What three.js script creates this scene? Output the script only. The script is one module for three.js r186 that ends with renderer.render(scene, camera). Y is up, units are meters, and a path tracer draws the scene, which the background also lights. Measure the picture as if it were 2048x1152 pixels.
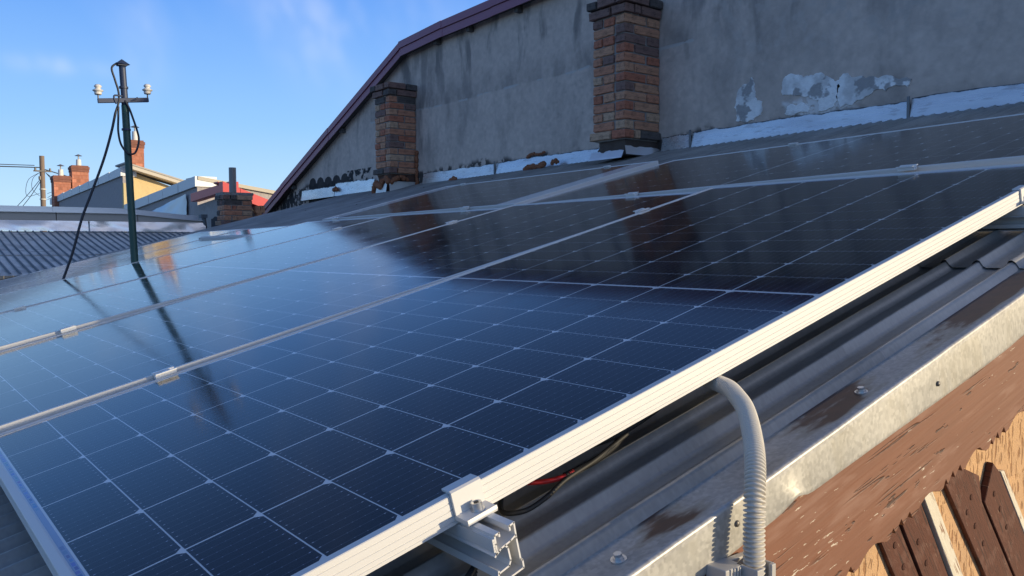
import * as THREE from 'three';
import { mergeGeometries, mergeVertices, toCreasedNormals } from 'three/addons/utils/BufferGeometryUtils.js';
import { RoundedBoxGeometry } from 'three/addons/geometries/RoundedBoxGeometry.js';

// ---------------------------------------------------------------- camera, sky, sun, exposure
const scene = new THREE.Scene();
const camera = new THREE.PerspectiveCamera(38.34, 16 / 9, 0.02, 3000);
camera.position.set(0.789, 0.080, 1.284);
camera.up.set(-0.036, 0.999, -0.034);
camera.lookAt(0.789 - 0.787, 0.080 - 0.049, 1.284 - 0.615);

const SUN = new THREE.Vector3(0.7785, 0.1547, -0.6082).normalize();
const sun = new THREE.DirectionalLight(new THREE.Color().setRGB(1.0, 0.82, 0.54), 3.8);
sun.position.copy(SUN).multiplyScalar(40);
sun.castShadow = true; sun.shadow.radius = 1; sun.shadow.mapSize.set(4096, 4096);
Object.assign(sun.shadow.camera, { left: -35, right: 35, top: 20, bottom: -20, near: 1, far: 120 });
scene.add(sun, sun.target);

// ---------------------------------------------------------------- noise and texture helpers
function rng(seed) { let a = seed >>> 0; return () => { a = (a + 0x6D2B79F5) | 0; let t = Math.imul(a ^ (a >>> 15), 1 | a); t = (t + Math.imul(t ^ (t >>> 7), 61 | t)) ^ t; return ((t ^ (t >>> 14)) >>> 0) / 4294967296; }; }
function hash(x, y) { let h = Math.imul(x, 374761393) + Math.imul(y, 668265263); h = Math.imul(h ^ (h >>> 13), 1274126177); return ((h ^ (h >>> 16)) >>> 0) / 4294967296; }
function vn(x, y) {
  const xi = Math.floor(x), yi = Math.floor(y); let fx = x - xi, fy = y - yi;
  fx = fx * fx * (3 - 2 * fx); fy = fy * fy * (3 - 2 * fy);
  const a = hash(xi, yi), b = hash(xi + 1, yi), c = hash(xi, yi + 1), d = hash(xi + 1, yi + 1);
  return a + (b - a) * fx + (c - a) * fy + (a - b - c + d) * fx * fy;
}
function fbm(x, y, o = 4) { let s = 0, a = 0.5, t = 0; for (let i = 0; i < o; i++) { s += a * vn(x, y); t += a; x = x * 2.03 + 17.1; y = y * 2.03 + 9.7; a *= 0.55; } return s / t; }
const ss = (a, b, x) => { const t = Math.min(1, Math.max(0, (x - a) / (b - a))); return t * t * (3 - 2 * t); };
const mix = (a, b, t) => a + (b - a) * t;
const mix3 = (a, b, t) => [mix(a[0], b[0], t), mix(a[1], b[1], t), mix(a[2], b[2], t)];
const enc = v => { v = Math.min(1, Math.max(0, v)); return Math.round(255 * (v <= 0.0031308 ? 12.92 * v : 1.055 * Math.pow(v, 1 / 2.4) - 0.055)); };
// fn(u, v) -> [r, g, b] linear; v = 0 is the bottom row
function colorTex(w, h, fn) {
  const d = new Uint8Array(w * h * 4);
  for (let j = 0; j < h; j++) for (let i = 0; i < w; i++) { const c = fn((i + 0.5) / w, (j + 0.5) / h), k = 4 * (j * w + i); d[k] = enc(c[0]); d[k + 1] = enc(c[1]); d[k + 2] = enc(c[2]); d[k + 3] = 255; }
  return tex(d, w, h, true);
}
function greyTex(w, h, fn) {
  const d = new Uint8Array(w * h * 4);
  for (let j = 0; j < h; j++) for (let i = 0; i < w; i++) { const c = Math.round(255 * Math.min(1, Math.max(0, fn((i + 0.5) / w, (j + 0.5) / h)))), k = 4 * (j * w + i); d[k] = d[k + 1] = d[k + 2] = c; d[k + 3] = 255; }
  return tex(d, w, h, false);
}
function tex(d, w, h, srgb) {
  const t = new THREE.DataTexture(d, w, h, THREE.RGBAFormat); t.wrapS = t.wrapT = THREE.RepeatWrapping; t.magFilter = THREE.LinearFilter; t.minFilter = THREE.LinearMipmapLinearFilter; t.generateMipmaps = true;
  if (srgb) t.colorSpace = THREE.SRGBColorSpace; t.needsUpdate = true; return t;
}

// ---------------------------------------------------------------- sky (clear, a few thin wisps)
{
  const W = 1024, H = 512, d = new Float32Array(W * H * 4);
  const stops = [[-90, .16, .15, .14], [-2, .24, .27, .30], [0, .50, .67, .82], [3, .45, .67, .88], [8, .275, .52, .88], [16, .128, .33, .80], [26, .085, .185, .46], [45, .065, .13, .30], [90, .06, .11, .25]];
  const wisps = [[0, 205.3, 14.2, 2.6, 3.0, .11], [0, 202.5, 15.8, 3.4, 2.4, .08], [0, 194.4, 12.8, 1.2, 3.0, .10], [0, 189.7, 10.9, 2.6, .45, .16], [0, 212, 15.0, 4.5, 3, .05]];
  for (let j = 0; j < H; j++) {
    const el = ((j + 0.5) / H - 0.5) * 180;
    let k = 0; while (k < stops.length - 2 && stops[k + 1][0] < el) k++;
    const t = Math.min(1, Math.max(0, (el - stops[k][0]) / (stops[k + 1][0] - stops[k][0])));
    for (let i = 0; i < W; i++) {
      const az = ((i + 0.5) / W - 0.5) * 2 * Math.PI, ce = Math.cos(el * Math.PI / 180);
      const dx = Math.cos(az) * ce, dy = Math.sin(el * Math.PI / 180), dz = Math.sin(az) * ce;
      let c = mix3(stops[k].slice(1), stops[k + 1].slice(1), t);
      const cs = Math.max(0, dx * SUN.x + dy * SUN.y + dz * SUN.z);
      if (el > -2) { const g = 0.22 * Math.pow(cs, 2) + 0.5 * Math.pow(cs, 8) + 0.9 * Math.pow(cs, 60); c = [c[0] + g * .9, c[1] + g * .75, c[2] + g * .5]; }
      const azd = (az * 180 / Math.PI + 360) % 360;
      let m = 0;
      for (const [, a0, e0, wa, we, amt] of wisps) {
        const q = ((azd - a0) / wa) ** 2 + ((el - e0) / we) ** 2;
        if (q < 6) m += amt * Math.exp(-q) * (0.35 + 1.3 * ss(.3, .75, fbm(azd * 1.1 + el * .55, el * .35 - azd * .3, 5)));
      }
      m += 0.05 * ss(.5, .85, fbm(azd * .25 + el * .2, el * .12, 4)) * ss(2, 14, el) * (1 - ss(25, 50, el));
      c = mix3(c, [.80, .84, .93], Math.min(.6, m));
      const o = 4 * (j * W + i); d[o] = c[0]; d[o + 1] = c[1]; d[o + 2] = c[2]; d[o + 3] = 1;
    }
  }
  const t = new THREE.DataTexture(d, W, H, THREE.RGBAFormat, THREE.FloatType); t.mapping = THREE.EquirectangularReflectionMapping; t.magFilter = t.minFilter = THREE.LinearFilter; t.wrapS = THREE.RepeatWrapping; t.needsUpdate = true;
  scene.background = t; scene.environment = t;
}

// ---------------------------------------------------------------- things and parts
const used = {};
const numbered = n => { const k = used[n] = (used[n] ?? -1) + 1; return k ? n + '_' + String(k).padStart(3, '0') : n; };
function tag(o, label, category, group) { o.userData.label = label; o.userData.category = category; if (group) o.userData.group = group; return o; }
function thing(name, label, category, pos = [0, 0, 0], group) { const o = new THREE.Group(); o.name = numbered(name); o.position.set(...pos); scene.add(o); return tag(o, label, category, group); }
function part(parent, name, geo, mat, label) { const m = new THREE.Mesh(Array.isArray(geo) ? merge(geo) : geo, mat); m.name = name; m.castShadow = m.receiveShadow = true; parent.add(m); if (label) m.userData.label = label; return m; }
function single(name, geo, mat, label, category, group) { const m = new THREE.Mesh(Array.isArray(geo) ? merge(geo) : geo, mat); m.name = numbered(name); m.castShadow = m.receiveShadow = true; scene.add(m); return tag(m, label, category, group); }
function structure(name, geo, mat) { const m = new THREE.Mesh(geo, mat); m.name = name; m.userData.kind = 'structure'; m.receiveShadow = true; scene.add(m); return m; }
function merge(list) { return mergeGeometries(list.map(g => { g = g.index ? g.toNonIndexed() : g; for (const k of Object.keys(g.attributes)) if (!['position', 'normal', 'uv'].includes(k)) g.deleteAttribute(k); return g; })); }

// roof slope frame: u right, v up the slope, h off the panels
const A = 14.5 * Math.PI / 180, CA = Math.cos(A), SA = Math.sin(A);
const S = (u, v, h = 0) => new THREE.Vector3(u, v * SA + h * CA, -v * CA + h * SA);
const slope = o => { o.rotation.x = A; return o; };          // children then use (u, h, -v)
const box = (x, y, z, w, h, d) => { const g = new THREE.BoxGeometry(w, h, d); g.translate(x, y, z); return g; };
const rbox = (x, y, z, w, h, d, r = 0.002) => { const g = new RoundedBoxGeometry(w, h, d, 1, Math.min(r, w / 2.1, h / 2.1, d / 2.1)); g.translate(x, y, z); return g; };

// grid surface from fn(s, t) -> [x, y, z], uv from uvf
function sheet(ns, nt, fn, uvf) {
  const p = [], uv = [], ix = [];
  for (let j = 0; j <= nt; j++) for (let i = 0; i <= ns; i++) { const s = i / ns, t = j / nt; p.push(...fn(s, t)); uv.push(...(uvf ? uvf(s, t) : [s, t])); }
  for (let j = 0; j < nt; j++) for (let i = 0; i < ns; i++) { const a = j * (ns + 1) + i, b = a + 1, c = a + ns + 1, e = c + 1; ix.push(a, b, e, a, e, c); }
  const g = new THREE.BufferGeometry(); g.setAttribute('position', new THREE.Float32BufferAttribute(p, 3)); g.setAttribute('uv', new THREE.Float32BufferAttribute(uv, 2)); g.setIndex(ix); g.computeVertexNormals(); return g;
}
// tube along points with radius function of arc length
function tube(pts, rad, seg = 40, rs = 10, caps = true) {
  const cv = new THREE.CatmullRomCurve3(pts.map(p => p.isVector3 ? p : new THREE.Vector3(...p)), false, 'centripetal');
  const L = cv.getLength(), f = cv.computeFrenetFrames(seg, false), p = [], uv = [], ix = [];
  for (let i = 0; i <= seg; i++) {
    const t = i / seg, c = cv.getPointAt(t), r = typeof rad === 'function' ? rad(t * L, t) : rad;
    for (let k = 0; k <= rs; k++) { const a = k / rs * Math.PI * 2, q = c.clone().addScaledVector(f.normals[i], r * Math.cos(a)).addScaledVector(f.binormals[i], r * Math.sin(a)); p.push(q.x, q.y, q.z); uv.push(t * L, k / rs); }
  }
  for (let i = 0; i < seg; i++) for (let k = 0; k < rs; k++) { const a = i * (rs + 1) + k, b = a + 1, c = a + rs + 1, e = c + 1; ix.push(a, e, b, a, c, e); }
  if (caps) for (const [i, s] of [[0, 1], [seg, -1]]) { const c = cv.getPointAt(i / seg), n = p.length / 3; p.push(c.x, c.y, c.z); uv.push(0, 0); for (let k = 0; k < rs; k++) { const a = i * (rs + 1) + k; s > 0 ? ix.push(n, a, a + 1) : ix.push(n, a + 1, a); } }
  const g = new THREE.BufferGeometry(); g.setAttribute('position', new THREE.Float32BufferAttribute(p, 3)); g.setAttribute('uv', new THREE.Float32BufferAttribute(uv, 2)); g.setIndex(ix); g.computeVertexNormals(); return g;
}
const cyl = (x, y, z, r, h, n = 16, r2 = r) => { const g = new THREE.CylinderGeometry(r2, r, h, n); g.translate(x, y, z); return g; };
// prism of a polygon in the (z, y) plane, from x0 to x1
function prismX(poly, x0, x1, bevel = 0) {
  const s = new THREE.Shape(poly.map(([y, z]) => new THREE.Vector2(-z, y)));
  const g = new THREE.ExtrudeGeometry(s, { depth: x1 - x0 - 2 * bevel, bevelEnabled: bevel > 0, bevelSize: bevel, bevelThickness: bevel, bevelSegments: 1, bevelOffset: -bevel });
  g.rotateY(Math.PI / 2); g.translate(x0 + bevel, 0, 0); return g;   // shape x -> -z, extrusion -> +x
}
function prismZ(poly, z0, z1) { const g = new THREE.ExtrudeGeometry(new THREE.Shape(poly.map(q => new THREE.Vector2(...q))), { depth: z1 - z0, bevelEnabled: false }); g.translate(0, 0, z0); return g; }
function fixUV(g, f) { const p = g.attributes.position, uv = g.attributes.uv; for (let i = 0; i < p.count; i++) uv.setXY(i, ...f(p.getX(i), p.getY(i), p.getZ(i))); return g; }

// ---------------------------------------------------------------- materials
const lin = (r, g, b) => new THREE.Color().setRGB(r, g, b);
const std = (c, roughness, metalness = 0, more = {}) => new THREE.MeshStandardMaterial({ color: lin(...c), roughness, metalness, side: THREE.DoubleSide, ...more });
const matte = (c, more = {}) => new THREE.MeshPhysicalMaterial({ color: lin(...c), roughness: 1, specularIntensity: 0, side: THREE.DoubleSide, ...more });
const grain = greyTex(512, 512, (u, v) => .5 * fbm(u * 24, v * 24, 4) + .5 * fbm(u * 110 + 7, v * 110, 2));
const M = {
  alu: std([.69, .68, .66], .42, .12),
  aluCut: std([.86, .85, .82], .35, .35),
  steel: std([.62, .62, .61], .28, .85),
  darkSteel: std([.16, .15, .14], .5, .6),
  back: matte([.78, .78, .77]),
  black: std([.010, .010, .010], .6),
  red: std([.50, .022, .018], .35),
  glass: new THREE.MeshPhysicalMaterial({ color: lin(1, 1, 1), transmission: 1, thickness: 0, roughness: .118, metalness: 0, ior: 1.36, side: THREE.DoubleSide }),
};

// ---------------------------------------------------------------- setting: ground
structure('ground', new THREE.CircleGeometry(900, 64).rotateX(-Math.PI / 2).translate(0, -4.6, 0), std([.10, .095, .08], .95, 0, { map: colorTex(256, 256, (u, v) => { const n = fbm(u * 9, v * 9, 5); return [.5 + .7 * n, .5 + .7 * n, .45 + .6 * n]; }) }));

// ---------------------------------------------------------------- our house: roof sheets, verge, bargeboard, gable
const house = thing('house', 'low house under the panels with grey corrugated roof, brown scalloped bargeboard and orange plaster gable', 'house');
const P = 0.0665, CREST = 0.0165, U0 = 0.090;                           // corrugation
const roofH = u => -0.110 + 0.0092 * Math.min(0, u);
const rib = u => { let x = (u - U0) / P; x -= Math.round(x); const d = Math.abs(x) * P; return CREST * (1 - ss(0.0035, 0.0150, d)); };
const zincTex = colorTex(1024, 1024, (u, v) => {
  const s = fbm(u * 60, v * 4, 4), b = fbm(u * 7 + 3, v * 5, 5), f = vn(u * 420, v * 420);
  const g = .72 + .34 * (s - .5) + .5 * (b - .5) + .10 * (f - .5), r = ss(.66, .78, fbm(u * 11 + 40, v * 6 + 8, 5)) * .35;
  return mix3([g, g, g], [.42, .30, .22], r);
});
const zinc = std([.54, .53, .50], .45, .45, { map: zincTex });
{
  const row = (u1, u0, v0, v1, lift, n) => sheet(n, 6, (s, t) => { const u = mix(u0, u1, s), v = mix(v0, v1, t); return [u, roofH(u) + rib(u) + lift + (t < .01 || t > .99 ? 0 : .0006 * Math.sin(v * 9 + u * 3)), -v]; }, (s, t) => [mix(u0, u1, s) / 1.6, mix(v0, v1, t) / 1.6]);
  const edges = [.116]; for (let k = 0; k < 10; k++) edges.push(U0 - P * (1 + 14.5 * (k + 1)));
  edges[edges.length - 1] = -9.22;
  const roof = new THREE.Group(); roof.name = 'roof'; slope(roof); house.add(roof);
  for (let k = 0; k < 10; k++) {
    const n = k < 2 ? 170 : 110;
    part(roof, 'roof_sheet', row(edges[k], edges[k + 1], -1.75, .575, 0, n), zinc);
    part(roof, 'roof_sheet', row(edges[k], edges[k + 1], .54, 3.92, .0045, n), zinc);
  }
  // galvanised verge flashing with rusty pan and upright face
  const VT = [[-1.75, 3.9]];
  const flashTex = colorTex(2048, 256, (s, t) => {
    const v = mix(-1.75, 2.2, s), w = t * .16;                         // metres along and across
    const cellx = v * 230, celly = w * 190;
    let best = 9, id = 0; const cx = Math.floor(cellx), cy = Math.floor(celly);
    for (let a = -1; a < 2; a++) for (let b = -1; b < 2; b++) { const hx = hash(cx + a, cy + b), hy = hash(cx + a + 91, cy + b + 37), q = (cx + a + hx - cellx) ** 2 + (cy + b + hy - celly) ** 2; if (q < best) { best = q; id = hash(cx + a + 11, cy + b + 5); } }
    let g = .64 + .20 * (id - .5) + .22 * (fbm(v * 14, w * 30, 3) - .5);
    let c = [g, g * 1.0, g * .985];
    if (w > .101) { const q = fbm(v * 30, w * 8, 3); c = mix3(c, [.55, .50, .38], .25 * ss(.5, .8, q)); }
    else {
      g *= .98; c = [g, g, g * 1.02];
      const zone = Math.exp(-(((v + .22) / .12) ** 2)) * 1.0 + Math.exp(-(((v + .58) / .06) ** 2)) * .85 + Math.exp(-(((v - .34) / .26) ** 2)) * 1.2 + Math.exp(-(((v + .86) / .06) ** 2)) * .8;
      const m = zone * (1 - ss(.058, .09, w)) * .66 + .62 * (fbm(v * 20, w * 70 + 3, 5) - .5) + .35 * (fbm(v * 6, w * 30, 3) - .5);
      const stain = ss(.20, .36, m), rust = ss(.36, .56, m);
      c = mix3(c, [.42, .37, .29], stain * .5);
      c = mix3(c, mix3([.20, .085, .045], [.10, .05, .035], fbm(v * 60, w * 90, 3)), rust * .92);
    }
    return c;
  });
  const prof = [[.096, -.1085], [.120, -.1085], [.150, -.1045], [.177, -.0965], [.1830, -.0945], [.1863, -.0962], [.1872, -.0995], [.1874, -.125], [.1874, -.149], [.1858, -.1550]];
  const acc = [0]; for (let i = 1; i < prof.length; i++) acc.push(acc[i - 1] + Math.hypot(prof[i][0] - prof[i - 1][0], prof[i][1] - prof[i - 1][1]));
  const flash = part(house, 'verge_flashing', sheet(420, prof.length - 1, (s, t) => {
    const v = mix(-1.75, 3.9, s), i = Math.round(t * (prof.length - 1)); let [u, h] = prof[i];
    if (i >= 8) { const bump = Math.exp(-(((v + .405) / .022) ** 2)); u += .0016 * (fbm(v * 9, 3, 3) - .5) * (i - 7) + .007 * bump; h += .006 * (fbm(v * 3, 8, 2) - .5) + .014 * bump - .016 * ss(-.5, .25, v); }
    else if (i >= 3) { h += .0022 * (fbm(v * 7, 1, 3) - .5); u += .002 * (fbm(v * 6, 5, 2) - .5); }
    return [u, h, -v];
  }, (s, t) => [(mix(-1.75, 3.9, s) + 1.75) / 3.95, acc[Math.round(t * (prof.length - 1))] / .16]), std([.70, .68, .63], .45, .30, { map: flashTex }));
  slope(flash);
  // screws and a nail hole in the flashing
  const screw = (u, v, h, r = 1) => { const g = [cyl(0, .0012, 0, .0095 * r, .002, 18), cyl(0, .003, 0, .0068 * r, .003, 6), cyl(0, .0062, 0, .0052 * r, .0052, 6)].map(q => q.translate(u, h, -v)); return g; };
  for (const [u, v] of [[.142, -.676], [.142, -.148]]) { part(flash, 'screw', screw(u, v, -.1055), M.steel); }
  for (const [v, h] of [[-.009, -.137], [-.524, -.122]]) { const g = new THREE.SphereGeometry(.0042, 10, 8); g.scale(.7, 1, 1); g.translate(.1885, h, -v); part(flash, 'nail_head', g, M.darkSteel); }
  for (let k = 0; k < 3; k++) for (const v of [1.4, 2.6, 3.4]) part(roof, 'roof_screw', screw(-5.4 - k * 1.2, v, roofH(-5.4 - k * 1.2) + CREST, 1.1), M.darkSteel);

  // scalloped bargeboard
  const one = [[0, -.303], [.015, -.310], [.025, -.310], [.0365, -.2985], [.042, -.3095], [.062, -.296], [.067, -.3085], [.088, -.2965], [.094, -.3095], [.106, -.309], [.122, -.3015], [.138, -.2965], [.152, -.2955], [.163, -.298]];
  const low = []; for (let k = -9; k < 21; k++) for (const [a, h] of one) low.push([-.215 + .1715 * k + a, h - .004 + .002 * Math.sin(k * 2.3)]);
  const sh = new THREE.Shape(); sh.moveTo(low[0][0], -.115); for (const q of low) sh.lineTo(...q); sh.lineTo(low[low.length - 1][0], -.115); sh.closePath();
  const bg = new THREE.ExtrudeGeometry(sh, { depth: .0215, bevelEnabled: true, bevelSize: .0008, bevelThickness: .0008, bevelSegments: 1 });
  fixUV(bg, (x, y) => [(x + .75) / 1.5, (y + .33) / .22]);
  bg.rotateY(Math.PI / 2).translate(.1618, 0, 0);                       // shape x (v) -> -z
  const boardTex = (fn) => fn(2048, 300, (s, t) => [s * 1.5, t * .22]);
  const chips = (v, h) => {
    const q = fbm(v * 34 + 5, h * 300 + v * 24, 4), z = fbm(v * 5 + 1, h * 14, 3);
    const dens = .30 * ss(.25, .75, .75 - v) * 1 + .08 + .75 * (z - .5) + .10 * ss(.09, .0, Math.abs(h - .205));
    return ss(.84 - dens * .33, .865 - dens * .33, q);
  };
  const cracks = (v, h) => Math.max(ss(.025, .008, Math.abs(fbm(v * 3.2 + 2, h * 95 + v * 2, 3) - .5)) * ss(.5, .62, fbm(v * 5, h * 20 + 9, 2)), ss(.75, .8, fbm(v * 26 + 31, h * 120 + 3, 4)));
  const bColor = colorTex(2048, 300, (s, t) => {
    const v = s * 1.5, h = t * .22; const w = fbm(v * 5, h * 190, 4), b = fbm(v * 7, h * 16, 4);
    let c = mix3([.160, .058, .028], [.245, .098, .052], .55 * w + .45 * b);
    c = mix3(c, [.31, .17, .12], .45 * ss(.55, .8, fbm(v * 11 + 8, h * 50, 4)));
    c = mix3(c, [.045, .022, .016], .85 * cracks(v, h));
    return mix3(c, [.66, .58, .46], .9 * chips(v, h));
  });
  const bBump = greyTex(2048, 300, (s, t) => { const v = s * 1.5, h = t * .22; return .65 + .2 * (fbm(v * 8, h * 210, 4) - .5) - .5 * cracks(v, h) - .22 * chips(v, h); });
  const board = part(house, 'bargeboard', bg, std([1, 1, 1], .62, 0, { map: bColor, bumpMap: bBump, bumpScale: .0022 })); slope(board);

  // plaster gable with vertical worm-like grooves
  const stucco = (u, v) => { const x = u * .4, y = v * .4; const q = fbm(x * 210 + 2 * fbm(x * 40, y * 22, 2), y * 46, 3); return ss(.60, .68, q); };
  const gC = colorTex(768, 768, (u, v) => { const m = stucco(u, v), n = fbm(u * 10, v * 10, 4), f = vn(u * 300, v * 300); return mix3([.58 + .16 * (n - .5) + .1 * (f - .5), .355 + .09 * (n - .5) + .06 * (f - .5), .185 + .03 * (n - .5)], [.26, .115, .045], m * .75); });
  const gB = greyTex(768, 768, (u, v) => .75 - .6 * stucco(u, v) + .25 * (vn(u * 200, v * 200) - .5));
  const gp = [[-4.6, 1.62], [-4.6, -3.78]]; for (const v of [3.9, -1.66]) { const q = S(0, v, -.13); gp.push([q.y, q.z]); }
  const gw = prismX(gp, -.18, .086); fixUV(gw, (x, y, z) => [(z + x) / .4, y / .4]);
  part(house, 'gable_wall', gw, std([1, 1, 1], .9, 0, { map: gC, bumpMap: gB, bumpScale: .003 }));
  const back = new THREE.Shape([new THREE.Vector2(-.19, -4.6), new THREE.Vector2(-9.4, -4.6), new THREE.Vector2(-9.4, -.75), new THREE.Vector2(-.19, -.66)]);
  part(house, 'eave_wall', new THREE.ExtrudeGeometry(back, { depth: .25, bevelEnabled: false }).translate(0, 0, 1.36), std([.34, .22, .13], .9));

  // diagonal fretwork slats with nail heads below the bargeboard
  const slatTex = colorTex(256, 512, (u, v) => { const w = fbm(u * 40, v * 5, 4), b = fbm(u * 6, v * 8, 4); let c = mix3(mix3([.075, .021, .010], [.125, .037, .018], w), [.17, .08, .055], .5 * ss(.55, .75, b)); c = mix3(c, [.02, .008, .005], .7 * ss(.62, .7, fbm(u * 55 + 3, v * 4 + 9, 4))); return mix3(c, [.42, .30, .22], .7 * ss(.80, .84, fbm(u * 34 + 8, v * 8, 4))); });
  const paleTex = colorTex(256, 512, (u, v) => { const w = fbm(u * 50, v * 6, 4); return mix3(mix3([.62, .55, .42], [.80, .74, .60], w), [.27, .13, .07], ss(.62, .72, fbm(u * 30 + 3, v * 5, 4))); });  // pale cream tone with random brown streaks
  const slatM = std([1, 1, 1], .8, 0, { map: slatTex, bumpMap: grain, bumpScale: .001 }), paleM = std([1, 1, 1], .75, 0, { map: paleTex, bumpMap: grain, bumpScale: .001 });
  const slat = (name, poly, x1, mat, nails = [], label) => {
    const g = prismX(poly, .0865, x1, .0012); fixUV(g, (x, y, z) => [(y * .6 - z * .8) / .1, (y * .8 + z * .6) / .25]);
    const m = part(house, name, g, mat, label);
    for (const [y, z] of nails) { const n = new THREE.SphereGeometry(.0062, 14, 8); n.scale(.28, 1, 1); n.translate(x1 + .0006, y, z); part(m, 'nail_head', n, slatM); }
  };
  const D = [-.82, -.57], D2 = [-.768, -.64], ext2 = (q, k) => [q[0] + D2[0] * k, q[1] + D2[1] * k], ext = (q, k) => [q[0] + D[0] * k, q[1] + D[1] * k];
  const band = (a, b, k0 = .07, k = .42) => [ext(a, -k0), ext(a, k), ext(b, k), ext(b, -k0)];
  const dark = [[[-.409, -.034], [-.402, -.100], .095], [[-.402, -.1025], [-.394, -.153], .1], [[-.394, -.1555], [-.372, -.176], .094]];
  dark.forEach(([a, b, x], i) => slat('gable_slat', band(a, b), x, slatM, i > 1 ? [] : [.03, .085, .14, .20].map(k => ext([(a[0] + b[0]) / 2, (a[1] + b[1]) / 2], k + .02 * i))));
  slat('gable_slat', band([-.3715, -.1785], [-.364, -.209]), .101, paleM, [], 'narrow pale slat with brown streaks');
  slat('gable_slat', [[-.335, -.262], ext2([-.359, -.266], 0), ext2([-.359, -.266], .42), ext2([-.420, -.420], .34), [-.420, -.420], [-.366, -.405], [-.330, -.310]], .096, slatM, [[-.402, -.372], [-.428, -.356], [-.462, -.392], [-.505, -.43]]);
  slat('gable_slat', [[-.4215, -.4235], ext2([-.4215, -.4235], .34), ext2([-.371, -.489], .34), [-.371, -.487], [-.349, -.458]], .1, slatM, [[-.412, -.465], [-.448, -.494], [-.492, -.528]]);
  slat('gable_slat', [[-.3715, -.4905], ext2([-.3715, -.4905], .34), ext2([-.374, -.512], .34), [-.373, -.512]], .101, paleM, [], 'narrow pale slat with brown streaks');
}

// ---------------------------------------------------------------- solar panels
const cellTex = (() => {
  const c = document.createElement('canvas'); c.width = 512; c.height = 256; const g = c.getContext('2d');
  g.fillStyle = '#0c0e15'; g.fillRect(0, 0, 512, 256);
  const r = rng(5);
  for (let i = 0; i < 10; i++) {
    const x = (i + .5) * 51.2;
    g.fillStyle = 'rgba(170,175,186,0.62)'; g.fillRect(x - 1.0, 0, 2.0, 256);
    for (let k = 0; k < 6; k++) { const y = 14 + k * 45.6; g.fillStyle = k === 0 || k === 5 ? 'rgba(225,230,240,.95)' : 'rgba(200,208,222,.6)'; g.fillRect(x - 2.0, y - 2, 4.0, k === 0 || k === 5 ? 7 : 4); }
  }
  const t = new THREE.CanvasTexture(c); t.colorSpace = THREE.SRGBColorSpace; t.wrapS = t.wrapT = THREE.ClampToEdgeWrapping; return t;
})();
const busTex = (() => {
  const c = document.createElement('canvas'); c.width = 1024; c.height = 32; const g = c.getContext('2d');
  g.fillStyle = '#9fb0cc'; g.fillRect(0, 0, 1024, 32); const r = rng(8);
  for (let x = 4; x < 1020;) { const w = 3 + r() * 12; g.fillStyle = `rgba(${70 + r() * 60 | 0},${100 + r() * 60 | 0},${165 + r() * 50 | 0},.75)`; if (hash(Math.floor(x / 170), 3) > .25) g.fillRect(x, 5 + r() * 5, w, 14 + r() * 8); x += w + 2 + r() * 6; }
  const t = new THREE.CanvasTexture(c); t.colorSpace = THREE.SRGBColorSpace; return t;
})();
M.glass.roughnessMap = greyTex(512, 512, (u, v) => .72 + .5 * (fbm(u * 9, v * 9, 5) - .3) + .25 * ss(.62, .75, fbm(u * 40, v * 6, 4)));
M.cells = [0, 1, 2].map(i => matte([[.80, .80, .84], [.72, .74, .84], [.84, .80, .78]][i], { map: cellTex }));
M.bus = matte([.9, .9, .9], { map: busTex });
// frame side profile: o outward from the edge, h from the top
const LIP = .0118;
const fprof = (() => {
  const q = [[-LIP, -.0011], [-LIP + .0004, 0], [-.0009, 0], [0, -.0009]];
  for (const y of [-.0075, -.0165, -.0245, -.0305]) q.push([0, y + .0007], [-.0010, y + .0001], [-.0010, y - .0003], [0, y - .0009]);
  q.push([0, -.035], [-.026, -.035], [-.026, -.0335], [-.0016, -.0335], [-.0016, -.0062], [-LIP, -.0062], [-LIP, -.0011]); return q;
})();
function frameRail(half, other, axis) {           // mitred, along z if axis 'z': at x = +half, z from -other to other
  const p = [], uv = [];
  for (let i = 0; i < fprof.length - 1; i++) {
    const [o1, h1] = fprof[i], [o2, h2] = fprof[i + 1];
    const a = [half + o1, h1, -(other + o1)], b = [half + o2, h2, -(other + o2)], c = [half + o2, h2, other + o2], d = [half + o1, h1, other + o1];
    p.push(...a, ...c, ...b, ...a, ...d, ...c); uv.push(0, 0, 1, 1, 0, 1, 0, 0, 1, 0, 1, 1);
  }
  const g = new THREE.BufferGeometry(); g.setAttribute('position', new THREE.Float32BufferAttribute(p, 3)); g.setAttribute('uv', new THREE.Float32BufferAttribute(uv, 2)); g.computeVertexNormals();
  return g;
}
function cellGeo(w, l, cut) {                      // thin plate with two cut corners on the upslope side
  const x = w / 2, z = l / 2, t = .0004;
  const o = [[-x, z], [x, z], [x, -z + cut], [x - cut, -z], [-x + cut, -z], [-x, -z + cut]];
  const p = [], uv = [], f = (q, y) => { p.push(q[0], y, q[1]); uv.push((q[0] + x) / w, (z - q[1]) / l); };
  for (let i = 1; i < 5; i++) { f(o[0], t); f(o[i], t); f(o[i + 1], t); }
  for (let i = 0; i < 6; i++) { const a = o[i], b = o[(i + 1) % 6]; f(a, t); f(a, 0); f(b, 0); f(a, t); f(b, 0); f(b, t); }
  const g = new THREE.BufferGeometry(); g.setAttribute('position', new THREE.Float32BufferAttribute(p, 3)); g.setAttribute('uv', new THREE.Float32BufferAttribute(uv, 2)); g.computeVertexNormals(); return g;
}
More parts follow.
